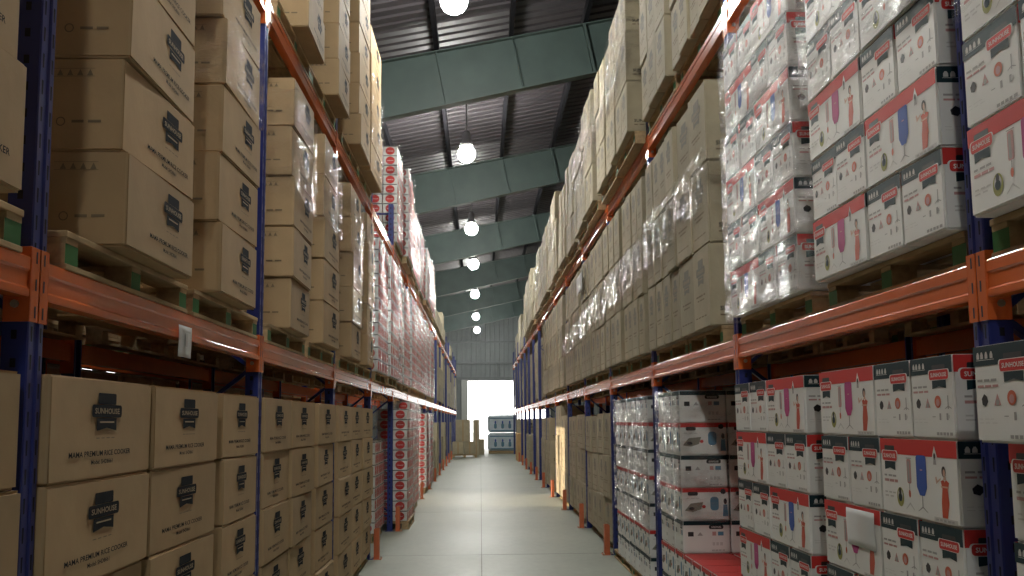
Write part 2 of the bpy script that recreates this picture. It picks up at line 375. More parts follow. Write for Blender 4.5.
def tall_carton(seed, kraft='kraft2', H=.50, W=.44, D=.50):
    mb = MB(); sag_box(mb, D, W, H, kraft, seed, .004); F = sides(mb, D, W, H)
    for k in ('+x', '-x'):
        f = F[k]; shield(f, .5, .70, .46, .32, 'inkgrey', 'kraftlit')
        f.scrib(.2, .40, .8, .42, 'inksoft', 1, seed, 4); f.scrib(.28, .35, .72, .365, 'inksoft', 1, seed+1, 3)
        f.scrib(.15, .14, .85, .155, 'inksoft', 1, seed+2, 4)
    for k in ('-y', '+y'):
        f = F[k]; f.ell(.36, .64, .05, .055, 'black', 1)
        f.text('SUNHOUSE', .12, .18, .55, .235, 'ink', 1); f.scrib(.12, .12, .5, .14, 'inksoft', 1, seed, 4)
        for q in range(5): f.rect(.30+.04*q, .34, .325+.04*q, .50, 'inksoft', 1)
    mb.box(-.03, -W/2+.01, H-.0005, .03, W/2-.01, H+.0012, 'tape')
    return mb.mesh('tall_carton')

# ------------------------------------------------------------------ object helpers
def link(name, me, parent=None, loc=(0,0,0), rz=0.0, m=None):
    o = bpy.data.objects.new(name, me); COL.objects.link(o)
    o.location = loc; o.rotation_euler = (0, 0, rz)
    if parent: o.parent = parent
    return o
def tag(o, label, cat, group=None, kind=None):
    o['label'] = label; o['category'] = cat
    if group: o['group'] = group
    if kind: o['kind'] = kind
    return o
def struct(name, mb, label, cat='wall'):
    o = link(name, mb.mesh(name)); o['kind'] = 'structure'; o['label'] = label; o['category'] = cat; return o
ORD = ['zeroth','first','second','third','fourth','fifth','sixth','seventh','eighth','ninth','tenth','eleventh','twelfth','thirteenth','fourteenth','fifteenth','sixteenth','seventeenth','eighteenth','nineteenth','twentieth']
LVL = {0: 'floor level', 1: 'middle shelf', 2: 'top shelf'}
SIDE = {-1: 'left rack', 1: 'right rack'}
def bayname(b): return 'cut-off' if b == 0 else ORD[b]
XL, XR, YL, YR, BAY = 1.190, 1.442, 2.95, 3.09, 3.0
NBS = {-1: 17, 1: 15}                                  # bays in each rack
def bay_y(s, b): return (YL if s < 0 else YR) + (b-1)*BAY
Z1, Z2 = 1.900, 3.842                                  # tops of the beams
R1 = random.Random(5)

# ------------------------------------------------------------------ the room
mb = MB(); mb.box(-8, -6, -.12, 8, 61, 0, 'floor')
struct('floor', mb, 'smooth grey green concrete warehouse floor', 'floor')
mb = MB()
mb.box(-.0, -6, -.002, .008, 61, .0008, 'joint')
for y in (6.9, 12.2, 17.9, 24, 30, 36, 42, 48, 54): mb.box(-8, y, -.002, 8, y+.008, .0008, 'joint')
struct('trim_1', mb, 'thin dark sawn joints crossing the concrete floor', 'floor joint')
def roof_z(x): return 7.12 + .193*x
# corrugated roof: trapezoid ribs running up the slope
mb = MB(); vs = []; fs = []
ys = []; y = -6.0
while y < 61:
    ys += [(y, 0), (y+.17, 0), (y+.20, .035), (y+.24, .035)]; y += .27
ys.append((61, 0))
for y, dz in ys:
    for x in (-8.2, 8.2): vs.append((x, y, roof_z(x)+dz))
for y, dz in ys:
    for x in (-8.2, 8.2): vs.append((x, y, roof_z(x)+dz+.06))
n = len(ys)
for i in range(n-1):
    fs.append((2*i, 2*i+2, 2*i+3, 2*i+1)); fs.append((2*n+2*i, 2*n+2*i+1, 2*n+2*i+3, 2*n+2*i+2))
mb.add(vs, fs, 'roof'); struct('ceiling', mb, 'dark corrugated metal roof sheets sloping up to the right', 'ceiling')
# side and end walls
def corrugated(axis, c, a0, a1, z0, z1, m, out, holes=()):
    """ribbed sheet on the plane axis = c from a0 to a1"""
    mb = MB(); a = a0; pts = []
    while a < a1 - .01:
        pts += [(a, 0), (a+.16, 0), (a+.19, .03), (a+.23, .03)]; a += .26
    pts.append((a1, 0))
    for i in range(len(pts)-1):
        (p, d0), (q, d1) = pts[i], pts[i+1]
        q = min(q, a1)
        if q - p < 1e-4: continue
        segs = [(z0, z1)]
        for (h0, h1, g0, g1) in holes:
            if p >= h0-.05 and q <= h1+.05:
                segs = [(z0, g0), (g1, z1)] if g0 > z0 else [(g1, z1)]
        for (s0, s1) in segs:
            if s1 - s0 < 1e-3: continue
            vs = []
            for off in (0, .04*out):
                for aa, dd in ((p, d0), (q, d1)):
                    for zz in (s0, s1):
                        v = (c + out*(-dd) + off, aa, zz) if axis == 'x' else (aa, c + out*(-dd) + off, zz)
                        vs.append(v)
            mb.add(vs, [(0,1,3,2), (4,6,7,5), (0,2,6,4), (1,5,7,3), (0,4,5,1), (2,3,7,6)], m)
    return mb
struct('wall_back', corrugated('y', 61, -8, 8, 0, 8.9, 'wallsheet', 1, holes=((-.75, 3.6, 0, 3.66),)), 'grey ribbed metal end wall above the bright loading door', 'wall')
struct('wall_left', corrugated('x', -8, -6, 61, 0, 5.7, 'wallsheet', -1, holes=((20.6, 24.6, 0, 3.2), (36.2, 38.2, 0, 2.4))), 'ribbed metal side wall far behind the left rack', 'wall')
struct('wall_right', corrugated('x', 8, -6, 61, 0, 8.75, 'wallsheet', 1), 'ribbed metal side wall far behind the right rack', 'wall')
struct('wall_front', corrugated('y', -6, -8, 8, 0, 8.9, 'wallsheet', -1), 'ribbed metal wall behind the viewer', 'wall')
for i, (z, h) in enumerate(((3.72, .14), (4.6, .09), (5.78, .09))):
    mb = MB(); mb.box(-7.9, 60.82, z, 7.9, 60.95, z+h, 'girt')
    struct('trim_%d' % (i+2), mb, ['grey lintel rail over the loading door', 'lower horizontal rail on the grey end wall', 'upper horizontal rail on the grey end wall'][i], 'wall rail')
mb = MB(); mb.box(.92, 60.84, 3.86, 1.02, 60.95, 4.6, 'girt')
struct('trim_5', mb, 'short upright post between lintel and lower rail', 'wall rail')
mb = MB(); mb.box(-1.05, 60.7, 0, -.70, 60.97, 3.72, 'frame'); mb.box(3.6, 60.7, 0, 3.9, 60.97, 3.72, 'frame')
struct('door_1', mb, 'pale jambs of the bright open loading door', 'door')
# rafters: tapered I-sections, green, with splice plates and stiffeners
def rafter(i, y):
    mb = MB()
    def zb(x): return 6.11 + .222*x if x > -4 else 6.11 + .222*-4 + .1*(x+4)
    def zt(x): return roof_z(x) - .20
    xs = [-7.9, -4, 0, 3.2]
    pts = [(x, zb(x)) for x in xs] + [(x, zt(x)) for x in reversed(xs)]
    mb.prism(pts, 'y', y-.006, y+.006, 'rafter')
    for a, b in zip(xs[:-1], xs[1:]):
        mb.bar((a, y, zb(a)), (b, y, zb(b)), .20, .016, 'rafter'); mb.bar((a, y, zt(a)), (b, y, zt(b)), .20, .016, 'rafter')
    for x, t in ((-4.96,.012),(-2.78,.012),(-.62,.02),(.5,.012),(1.55,.04)):
        top = Vector((x, y, zt(x))); foot = Vector((x+.19*(zt(x)-zb(x)), y, zb(x+.17)))
        mb.bar(foot, top, .19, t, 'rafter', up=Vector((1,0,0)))
    return struct('ceiling_beam' if i == 0 else 'ceiling_beam.%03d' % i, mb, '%s deep green steel rafter across the aisle roof' % ORD[i+1], 'rafter')
RY = [15.43, 22.8, 30.4, 37.9, 45.4, 53.0]
rafter(6, 7.9)
for i, y in enumerate(RY): rafter(i, y)
for i in range(-6, 7):
    x = -.61 + 1.09*i; mb = MB(); z = roof_z(x)
    mb.box(x-.03, -5.9, z-.19, x+.03, 60.9, z-.012, 'purlin')
    o = struct('ceiling_purlin' if i == -6 else 'ceiling_purlin.%03d' % (i+6), mb, '%s dark purlin under the roof, counted from the left eave' % ORD[i+7], 'purlin')
# the yard outside
mb = MB(); mb.box(-40, 61.1, -.2, 40, 140, -.05, 'yard'); struct('ground_outside', mb, 'sunlit pale yard beyond the loading door', 'yard')

# ------------------------------------------------------------------ lamps
def make_lamp_meshes():
    a = MB(); a.lathe([(0, 0.155), (.045, .15), (.10, .11), (.145, .045), (.155, 0), (.145, -.06), (.11, -.115), (.06, -.148), (0, -.158)], 'bulb', 20)
    b = MB(); b.lathe([(0, .40), (.05, .40), (.075, .36), (.075, .22), (.11, .19), (.12, .135), (.05, .13), (0, .13)], 'lampmetal', 18)
    c = MB(); c.lathe([(.035, .005), (.035, 0), (0, 0)], 'lampmetal', 10)
    return a.mesh('bulb'), b.mesh('housing')
bulb_me, house_me = make_lamp_meshes()
LAMPS = [(-.12, -3.2), (-.2, 4.2), (-.27, 11.7), (-.22, 18.75), (-.195, 26.3), (-.185, 32.4), (-.18, 40.2), (-.178, 48.9), (-.155, 56.3)]
for i, (x, y) in enumerate(LAMPS):
    t = bpy.data.objects.new('highbay_lamp', None); COL.objects.link(t); t.location = (x, y, 6.12)
    lab = ['glowing round highbay lamp hanging behind the viewer', 'glowing round highbay lamp hanging overhead above the frame'] + ['%s glowing round highbay lamp along the aisle roof' % ORD[k] for k in range(1, 8)]
    tag(t, lab[i], 'lamp', 'highbay lamps over the aisle')
    link('bulb', bulb_me, t); link('housing', house_me, t)
    r = MB(); r.lathe([(.012, .39), (.012, roof_z(x)-6.12+.02), (0, roof_z(x)-6.12+.02)], 'lampmetal', 8); link('rod', r.mesh('rod'), t)

# ------------------------------------------------------------------ racks
def post_mesh():
    mb = MB(); h = 4.45
    # channel profile with folded lips: front face at x=0 facing +x
    pts = [(-.070,-.050),(-.004,-.050),(0,-.046),(0,-.018),(-.006,-.012),(-.006,.012),(0,.018),(0,.046),(-.004,.050),(-.070,.050),(-.070,.034),(-.012,.034),(-.012,-.034),(-.070,-.034)]
    mb.prism(pts, 'z', 0, h, 'blue_steel')
    z = .12
    while z < h-.05:
        for y in (-.030, .030):
            mb.add([(.0006, y-.006, z+.022), (.0006, y-.004, z-.018), (.0006, y+.004, z-.018), (.0006, y+.006, z+.022)], [(0,1,2,3)], 'slot')
        for sgn in (-1, 1):
            mb.add([(-.045, sgn*.0506, z+.012), (-.045, sgn*.0506, z-.012), (-.030, sgn*.0506, z-.012), (-.030, sgn*.0506, z+.012)], [(0,1,2,3)], 'slot')
        z += .075
    return mb.mesh('post')
def base_mesh():
    mb = MB(); mb.box(-.10, -.07, 0, .035, .07, .008, 'blue_steel')
    for y in (-.055, .055): mb.lathe([(.012, .008), (.012, .022), (0, .022)], 'bolt', 8, (.02, y, 0), False)
    return mb.mesh('base_plate')
def brace_mesh(dep):
    mb = MB(); z = .25; k = 0
    while z < 3.6:
        a, b = (-.05, -dep+.05) if k % 2 == 0 else (-dep+.05, -.05)
        mb.bar((a, 0, z), (b, 0, z+.75), .035, .02, 'blue_steel'); z += .75; k += 1
    for z in (.2, 4.32): mb.bar((-.05, 0, z), (-dep+.05, 0, z), .035, .02, 'blue_steel')
    return mb.mesh('brace')
def beam_mesh():
    L = BAY-.10; mb = MB(); h = .107
    pts = [(-.048, -h), (0, -h), (.002, -h+.004), (.002, -h+.020), (-.003, -h+.026), (-.003, -.040), (.002, -.034), (.002, -.004), (0, 0), (-.018, 0), (-.018, -.018), (-.048, -.018)]
    mb.prism(pts, 'y', -L/2, L/2, 'orange_steel'); return mb.mesh('beam')
def conn_mesh(e):
    """e = -1 or +1: at the low-y or high-y end of a beam; sits on the post face and on its inner flank"""
    mb = MB(); L = BAY/2; y0 = e*(L-.004); y1 = e*(L-.056)
    a, b = min(y0, y1), max(y0, y1)
    mb.box(0, a, -.172, .0045, b, .028, 'orange_steel', .0015)
    a2, b2 = sorted((y1, e*(L-.0605)))
    mb.box(-.066, a2, -.172, .0045, b2, .028, 'orange_steel', .001)
    for z in (-.145, -.072, .001):
        c = e*(L-.026); mb.add([(.0052, c-.005, z+.016), (.0052, c-.005, z-.016), (.0052, c+.005, z-.016), (.0052, c+.005, z+.016)], [(0,1,2,3)], 'slot')
    yb = e*(L-.0605)
    vs = [(-.034+.011*math.cos(2*PI*k/8), yb - e*.007, -.125+.011*math.sin(2*PI*k/8)) for k in range(8)] + [(-.034+.011*math.cos(2*PI*k/8), yb, -.125+.011*math.sin(2*PI*k/8)) for k in range(8)]
    mb.add(vs, [tuple(range(8))] + [(k, (k+1) % 8, 8+(k+1) % 8, 8+k) for k in range(8)], 'bolt')
    return mb.mesh('beam_connector')
def back_conn_mesh(e):
    mb = MB(); L = BAY/2; a, b = sorted((e*(L-.051), e*(L-.056))); mb.box(-.066, a, -.172, .0045, b, .028, 'orange_steel'); return mb.mesh('beam_connector')
POST, BASE, BEAM = post_mesh(), base_mesh(), beam_mesh()
CONN = {-1: conn_mesh(-1), 1: conn_mesh(1)}; BCONN = {-1: back_conn_mesh(-1), 1: back_conn_mesh(1)}
DEP = 1.05
BRACE = brace_mesh(DEP)
for s in (-1, 1):
    t = bpy.data.objects.new('pallet_rack', None); COL.objects.link(t)
    t.location = (s*(XL if s < 0 else XR), bay_y(s, 1), 0); t.rotation_euler = (0, 0, 0 if s < 0 else PI)
    tag(t, 'long blue and orange pallet rack, %s' % ('holding brown cartons at its near end' if s < 0 else 'holding white cartons at its near end'), 'pallet rack', 'pallet racks')
    # local frame: aisle face looks to +x; for the right rack the local y axis runs towards the viewer
    def LY(y): return (y) * (1 if s < 0 else -1)
    for k in range(-1, NBS[s]+1):
        y = LY(k*BAY)
        p = link('post', POST, t, (0, y, 0)); link('base_plate', BASE, p)
        if k < 9:
            p = link('post', POST, t, (-DEP, y, 0), PI); link('base_plate', BASE, p); link('brace', BRACE, t, (0, y, 0))
    for k in range(-1, NBS[s]):
        yc = LY((k+.5)*BAY)
        for z in (Z1, Z2):
            b = link('beam', BEAM, t, (0, yc, z)); link('beam_connector', CONN[-1], b); link('beam_connector', CONN[1], b)
            if k < 7:
                b = link('beam', BEAM, t, (-DEP, yc, z), PI); link('beam_connector', BCONN[-1], b); link('beam_connector', BCONN[1], b)
# orange post guards on the floor
def guard_mesh():
    mb = MB(); h = .32
    mb.prism([(0,-.055),(.05,-.055),(.056,-.049),(.056,.049),(.05,.055),(0,.055),(0,.049),(.05,.049),(.05,-.049),(0,-.049)], 'z', 0.006, h, 'guard')
    mb.box(-.003, -.075, 0, .082, .075, .006, 'guard')
    for y in (-.065, .065): mb.lathe([(.010, .006), (.010, .02), (0, .02)], 'bolt', 8, (.07, y, 0), False)
    return mb.mesh('post_guard')
GUARD = guard_mesh()
for s in (-1, 1):
    for k in range(4, 15):
        o = link('post_guard', GUARD, None, (s*((XL if s < 0 else XR)-.045), bay_y(s, k), 0), 0 if s < 0 else PI)
        tag(o, 'orange steel guard before the %s blue post, foot of the %s' % (ORD[k], SIDE[s]), 'post guard', 'orange post guards')

# ------------------------------------------------------------------ pallets
PL, PD = 1.31, 1.02
def pallet_parts(h):
    top = MB(); bot = MB(); blk = []
    for i in range(6):
        x = -PD/2 + i*(PD-.11)/5; top.box(x, -PL/2, h-.019, x+.11, PL/2, h, 'wood', .002)
    for y in (-PL/2, -.05, PL/2-.10): top.box(-PD/2+.004, y+.004, h-.036, PD/2-.004, y+.096, h-.0195, 'wood')
    for x in (-PD/2, -.05, PD/2-.10): bot.box(x, -PL/2, 0, x+.10, PL/2, .016, 'wood', .002)
    for y in (-PL/2+.052, 0, PL/2-.052):
        for x in (-PD/2+.052, 0, PD/2-.052):
            b = MB(); z1 = h-.0365
            b.box(x-.045, y-.05, .0165, x+.045, y+.05, z1, 'wood')
            if abs(x) > .1:
                e = 1 if x > 0 else -1
                b.add([(x+e*.0462, y-.05, .0165), (x+e*.0462, y+.05, .0165), (x+e*.0462, y+.05, z1), (x+e*.0462, y-.05, z1)], [(0,1,2,3)], 'green')
            blk.append(b)
    return top, bot, blk
_pm = {}
def pallet(s, b, lvl, X, yc, z, h, what, detail=True, L=PL, idx='first'):
    key = round(h, 3)
    if key not in _pm:
        top, bot, blk = pallet_parts(h)
        one = MB()
        for q in [top, bot] + blk:
            base = len(one.v); one.v += q.v
            for f, mi, sm in zip(q.f, q.m, q.smooth): one.f.append(tuple(base+k for k in f)); one.m.append(one.mi(q.mats[mi])); one.smooth.append(sm)
        _pm[key] = (top.mesh('top_deck'), bot.mesh('bottom_boards'), [q.mesh('block') for q in blk], one.mesh('wooden_pallet'))
    tm, bm_, bl, one = _pm[key]
    lab = 'wooden pallet under %s, %s in %s bay, %s, %s' % (what, idx, bayname(b), LVL[lvl], SIDE[s])
    loc = (s*(X+PD/2), yc, z); rz = 0 if s < 0 else PI
    if detail:
        t = bpy.data.objects.new('wooden_pallet', None); COL.objects.link(t); t.location = loc; t.rotation_euler = (0, 0, rz); t.scale = (1, L/PL, 1)
        link('top_deck', tm, t); link('bottom_boards', bm_, t)
        for q in bl: link('block', q, t)
    else:
        t = link('wooden_pallet', one, None, loc, rz); t.scale = (1, L/PL, 1)
    tag(t, lab, 'pallet', 'wooden pallets'); return t

# ------------------------------------------------------------------ cartons
RICE = [rice_carton(k) for k in (1, 2, 3)]; RICE0 = [rice_carton(k, .49) for k in (4, 5, 6)]
IRON_P, IRON_B = iron_carton('pink', 1), iron_carton('blue', 2)
COOK = [cooker_carton(1), cooker_carton(2)]
DISC = disc_carton(1)
TALL = [tall_carton(k) for k in (1, 2, 3)]
BIGK = [tall_carton(k, 'kraft2', .48, .66, .56) for k in (4, 5)]

def put(name, me, s, X, y0, y1, z0, dim, lab, cat, group, jx=.006, turn=False, h=None, jr=.5):
    """a carton whose aisle side stands at distance X from the aisle's middle and spans y0..y1"""
    D, W, H = dim
    if turn: D, W = W, D
    rz = (0 if s < 0 else PI) + (PI/2 if turn else 0)
    o = link(name, me, None, (s*(X + D/2 + R1.uniform(-jx, jx)), (y0+y1)/2, z0), rz + math.radians(R1.uniform(-jr, jr)))
    sc = (y1-y0)/W
    o.scale = (1 if not turn else sc, sc if not turn else 1, (h or H)/H)
    tag(o, lab, cat, group); return o

def rice_stack(b, lvl, n, X, y0, y1, z0, h, layers):
    for k in range(layers):
        j = R1.uniform(-.012, .012) if lvl else R1.uniform(-.006, .006)
        put('rice_cooker_carton', (RICE if lvl else RICE0)[R1.randrange(3)], -1, X, y0+j, y1+j, z0+k*h+.0015*k*0, (.58, .84, .30),
            'brown rice cooker carton, %s up in %s stack, %s bay, %s, left rack' % (ORD[k+1], ORD[n], bayname(b), LVL[lvl]),
            'carton', 'rice cooker cartons', .012, h=h-.0025, jr=.9)

def film(s, X, y0, y1, z0, z1, dep, lab, heavy=False, both=True, amp=.007, seed=0):
    """stretch film drawn round the outside of a load"""
    r = random.Random(seed); mb = MB()
    path = []
    rc = .03
    def arc(cx, cy, a0):
        for k in range(4):
            a = math.radians(a0 + 30*k); path.append((cx+rc*math.cos(a), cy+rc*math.sin(a)))
    # local frame: aisle face at x=0 looking to +x, load behind it
    n1 = max(3, int(dep/.09)); n2 = max(3, int((y1-y0)/.07))
    for k in range(n1): path.append((-dep + (dep-rc)*k/n1, y0-0))
    arc(-rc, y0+rc, -90)
    for k in range(1, n2): path.append((0, y0+rc + (y1-y0-2*rc)*k/n2))
    arc(-rc, y1-rc, 0)
    for k in range(1, n1+1): path.append((-rc - (dep-rc)*k/n1, y1))
    nz = max(3, int((z1-z0)/.07)); vs = []; fs = []
    for j in range(nz+1):
        for i, (x, y) in enumerate(path):
            e = r.uniform(0, amp); d = Vector((1 if x > -rc*1.5 else 0, -1 if y < y0+rc else (1 if y > y1-rc else 0), 0))
            if d.length > 0: d.normalize()
            zz = z0 + (z1-z0)*j/nz + (r.uniform(-.012, .012) if j in (0, nz) else 0)
            vs.append((x+d.x*e, y+d.y*e, zz))
    n = len(path)
    for j in range(nz):
        for i in range(n-1): fs.append((j*n+i, j*n+i+1, (j+1)*n+i+1, (j+1)*n+i))
    mb.add(vs, fs, heavy if isinstance(heavy, str) else ('film2' if heavy else 'film'), True)
    o = link('stretch_film', mb.mesh('stretch_film'), None, (0, 0, 0), 0)
    # mirror for the right rack by turning about the aisle axis
    o.location = (s*X, 0 if s < 0 else y0+y1, 0); o.rotation_euler = (0, 0, 0 if s < 0 else PI)
    tag(o, lab, 'film', 'stretch film round the loads'); return o

# ================= left rack, rice cooker cartons
XA = 1.12
PT = .112                                             # pallet height on the shelves
zL1 = Z1 + PT + .003; zL2 = Z2 + PT + .003
h1 = .307
for n, (b, y0, y1, py, lay) in enumerate([(1, 3.42, 4.23, 3.78, 5), (1, 4.66, 5.43, 5.18, 5), (2, 6.48, 7.24, 6.78, 5), (2, 7.77, 8.60, 8.22, 5), (3, 9.45, 10.28, 9.86, 5), (3, 10.80, 11.44, 11.2, 5)]):
    k = n % 2 + 1
    pallet(-1, b, 1, 1.185, py, Z1+.001, PT, 'rice cooker cartons', True, 1.30, ORD[k])
    rice_stack(b, 1, k, XA, y0, y1, zL1, h1, lay)
# cut-off bay beside the first post
pallet(-1, 0, 1, 1.185, 2.18, Z1+.001, PT, 'rice cooker cartons', True, 1.30, 'only one')
rice_stack(0, 1, 2, XA, 1.80, 2.615, zL1, h1+.015, 5)
rice_stack(0, 1, 1, XA, .94, 1.77, zL1, h1+.015, 5)
# floor level
z0 = .082; hf = .303
for b, st, py in ((0, [(1.2, 2.05), (2.08, 2.86)], [.75, 2.22]), (1, [(3.005, 3.93), (3.96, 4.88), (5.06, 5.82)], [3.75, 5.2]), (2, [(6.04, 6.86), (6.90, 7.74), (7.98, 8.84)], [6.75, 8.2]), (3, [(9.06, 9.98), (10.0, 10.88), (10.92, 11.83)], [9.75, 11.15])):
    for k, p in enumerate(py): pallet(-1, b, 0, 1.20, p, 0.001, .079, 'rice cooker cartons', False, 1.30, ORD[k+1])
    for k, (y0, y1) in enumerate(st): rice_stack(b, 0, k+1, 1.16 if b == 3 else 1.175, y0, y1, z0, hf, 5)
# top shelf
h2 = .288
for n, (b, y0, y1, py, lay) in enumerate([(1, 3.5, 4.3, 3.8, 6), (1, 4.9, 5.7, 5.2, 6), (2, 6.70, 7.45, 6.9, 6), (2, 8.18, 8.85, 8.2, 6), (3, 9.68, 10.55, 9.9, 6), (3, 10.72, 11.84, 11.2, 5)]):
    k = n % 2 + 1
    if b == 1: continue
    pallet(-1, b, 2, 1.185, py, Z2+.001, PT, 'rice cooker cartons', True, 1.30, ORD[k])
    rice_stack(b, 2, k, 1.08, y0, y1, zL2, h2 if lay == 6 else .305, lay)
film(-1, 1.055, 10.69, 11.87, zL2+.02, zL2+1.0, .5, 'clear stretch film round second carton stack, third bay, top shelf, left rack', seed=3)
# film bands on the middle shelf stacks
film(-1, XA-.022, 4.63, 5.46, zL1+.93, zL1+1.33, .5, 'clear film band round second carton stack, first bay, middle shelf, left rack', seed=5)
film(-1, XA-.022, 6.44, 7.28, zL1+.80, zL1+1.45, .5, 'clear film band round first carton stack, second bay, middle shelf, left rack', seed=6)
film(-1, XA-.022, 7.73, 8.64, zL1+.88, zL1+1.45, .5, 'clear film band round second carton stack, second bay, middle shelf, left rack', seed=7)
film(-1, XA-.022, 9.41, 10.32, zL1+.30, zL1+1.50, .5, 'clear stretch film round first carton stack, third bay, middle shelf, left rack', seed=8)
film(-1, XA-.022, 10.76, 11.48, zL1+.05, zL1+1.50, .5, 'clear stretch film round second carton stack, third bay, middle shelf, left rack', seed=9)

# ================= left rack, small red and white disc cartons
disc_rest = MB()
def disc_pallet(b, lvl, idx, X, y0, z, ncol, nlay, single, depth=1, skip=0, lean=True):
    """ncol columns along the aisle, nlay layers; single = each carton an object of its own"""
    cw, ch, cd = .212, .1375, .206
    for d in range(depth):
        for c in range(ncol):
            for k in range(nlay - (R1.randrange(2) if c % 2 else 0)):
                yy = y0 + cw*(c+.5) + R1.uniform(-.002, .002); xx = X + (cd+.004)*(d+.5) + R1.uniform(-.0025, .0025)
                if single and d == 0:
                    o = link('disc_carton', DISC, None, (-xx, yy, z+k*ch), math.radians(R1.uniform(-.25, .25)))
                    tag(o, 'small red-disc carton, %s layer up, %s column, %s pallet, %s bay, %s, left rack' % (ORD[k+1], ORD[c+1], idx, bayname(b), LVL[lvl]), 'carton', 'red disc cartons')
                else:
                    base = len(disc_rest.v); me = DISC
                    disc_rest.v += [(v.co.x-xx, v.co.y+yy, v.co.z+z+k*ch) for v in me.vertices]
                    mats = [m.name for m in me.materials]
                    for p in me.polygons:
                        disc_rest.f.append(tuple(base+i for i in p.vertices)); disc_rest.m.append(disc_rest.mi(DKEY[p.material_index])); disc_rest.smooth.append(False)
DKEY = []
for m_ in DISC.materials:
    DKEY.append([k for k, v in M.items() if v == m_][0])
def disc_load(b, lvl, k, X, y0, nlay, single, ncol=6, depth=1, wrap=True, Xp=None):
    z = (0 if lvl == 0 else (Z1 if lvl == 1 else Z2)) + .001
    pallet(-1, b, lvl, (Xp if Xp else X+.03), y0+.637, z, PT, 'red disc cartons', False, 1.27, ORD[k])
    disc_pallet(b, lvl, ORD[k], X, y0, z+PT+.002, ncol, nlay, single, depth)
    if wrap: film(-1, X-.022, y0-.03, y0+.212*ncol+.03, z+PT+.004, z+PT+.1375*nlay+.01, .6, 'shiny stretch film round %s red-disc pallet, %s bay, %s, left rack' % (ORD[k], bayname(b), LVL[lvl]), True, seed=b*7+lvl*3+k)
disc_load(4, 1, 1, 1.13, 12.15, 11, True, depth=2)
disc_load(4, 1, 2, 1.10, 13.53, 11, True)
disc_load(5, 2, 1, 1.15, 15.10, 10, True, depth=2)
disc_load(5, 2, 2, 1.08, 16.46, 10, True, depth=2)
disc_load(5, 0, 1, 1.00, 15.12, 11, True, depth=2, Xp=.98)
for b in (5, 6, 7, 8):
    for k in (1, 2):
        yb = bay_y(-1, b) + (.12 if k == 1 else 1.53)
        disc_load(b, 1, k, 1.12+.02*((b*k) % 3), yb, 11, False)
        if b > 5: disc_load(b, 2, k, 1.10+.03*((b+k) % 3)-.02, yb, 9-(b+k) % 2, False)
disc_load(5, 0, 2, 1.06, 16.55, 12, False)
disc_load(6, 0, 1, 1.08, 18.12, 12, False)
disc_load(7, 0, 2, 1.10, 22.53, 11, False)
disc_load(8, 0, 1, 1.10, 24.12, 11, False)
# a set-back load in the dark fourth bay at floor level
disc_load(4, 0, 2, 1.28, 13.45, 8, False, wrap=True)
o = link('disc_carton', disc_rest.mesh('disc_carton'), None)
tag(o, 'many small red and white disc cartons filling the farther wrapped pallets of the left rack', 'cartons', None, 'stuff')

# ================= right rack, steam iron cartons
def iron_layer(b, lvl, n0, X, y0, z, k, wide_first, board):
    """one layer: a wide carton and two cartons end-on, running away from the viewer from y0"""
    W, N = .622, .318
    y = y0
    seq = ['W', 'N', 'N'] if wide_first else ['N', 'N', 'W']
    for i, q in enumerate(seq):
        w = W if q == 'W' else N
        desc = ('white %s-board carton' % board) if q == 'W' else 'white icon-side carton'
        if q == 'N' and i == (1 if wide_first else 0): pass
        put('steam_iron_carton', IRON_P if board == 'pink' else IRON_B, 1, X, y+.004, y+w+.004, z, (.318, .622, .252),
            '%s, %s layer up, %s along, %s bay, %s, right rack' % (desc, ORD[k+1], ORD[n0+i], bayname(b), LVL[lvl]), 'carton', 'steam iron cartons', (.0015 if lvl == 0 else .005), turn=(q == 'N'), h=.2535, jr=(.1 if lvl == 0 and b == 1 else .35))
        y += w + .012
def iron_load(b, lvl, n0, y0, layers, first_wide, boards, X=1.40, idx='first', top_out=False):
    zb = (0 if lvl == 0 else Z1) + .001; ph = PT if lvl else .108
    pallet(1, b, lvl, 1.455, y0+.655, zb, ph, 'steam iron cartons', True, 1.30, idx)
    for k in range(layers):
        wf = first_wide if k % 2 == 0 else not first_wide
        iron_layer(b, lvl, n0, X - (.078 if top_out and k == layers-1 else 0), y0, zb+ph+.002+k*.2555, k, wf, boards[k % len(boards)])
iron_load(1, 1, 1, 3.185, 6, False, ['pink', 'blue', 'pink', 'blue'], idx='first')
iron_load(1, 1, 4, 4.72, 6, False, ['blue', 'blue', 'blue', 'blue'], idx='second')
iron_load(0, 1, 1, 1.72, 6, False, ['pink', 'blue', 'blue'], idx='only one')
iron_load(1, 0, 1, 3.13+.06, 6, True, ['blue', 'pink', 'blue', 'pink', 'blue', 'pink'], idx='first')
iron_load(1, 0, 4, 4.69, 6, False, ['blue', 'blue', 'pink', 'blue', 'pink', 'pink'], idx='second')
iron_load(0, 0, 1, 1.60, 6, False, ['pink', 'blue', 'pink', 'blue'], idx='only one', top_out=True)
film(1, 1.372, 3.165, 4.50, Z1+.86, Z1+1.66, .45, 'clear stretch film over upper cartons, first pallet, first bay, middle shelf, right rack', 'film3', seed=21, amp=.012)
film(1, 1.372, 4.70, 6.025, Z1+.09, Z1+1.66, .45, 'clear stretch film round second pallet, first bay, middle shelf, right rack', 'film3', seed=22, amp=.012)
film(1, 1.375, 1.70, 3.02, Z1+.7, Z1+1.66, .45, 'clear stretch film over cartons, cut-off bay, middle shelf, right rack', seed=23)

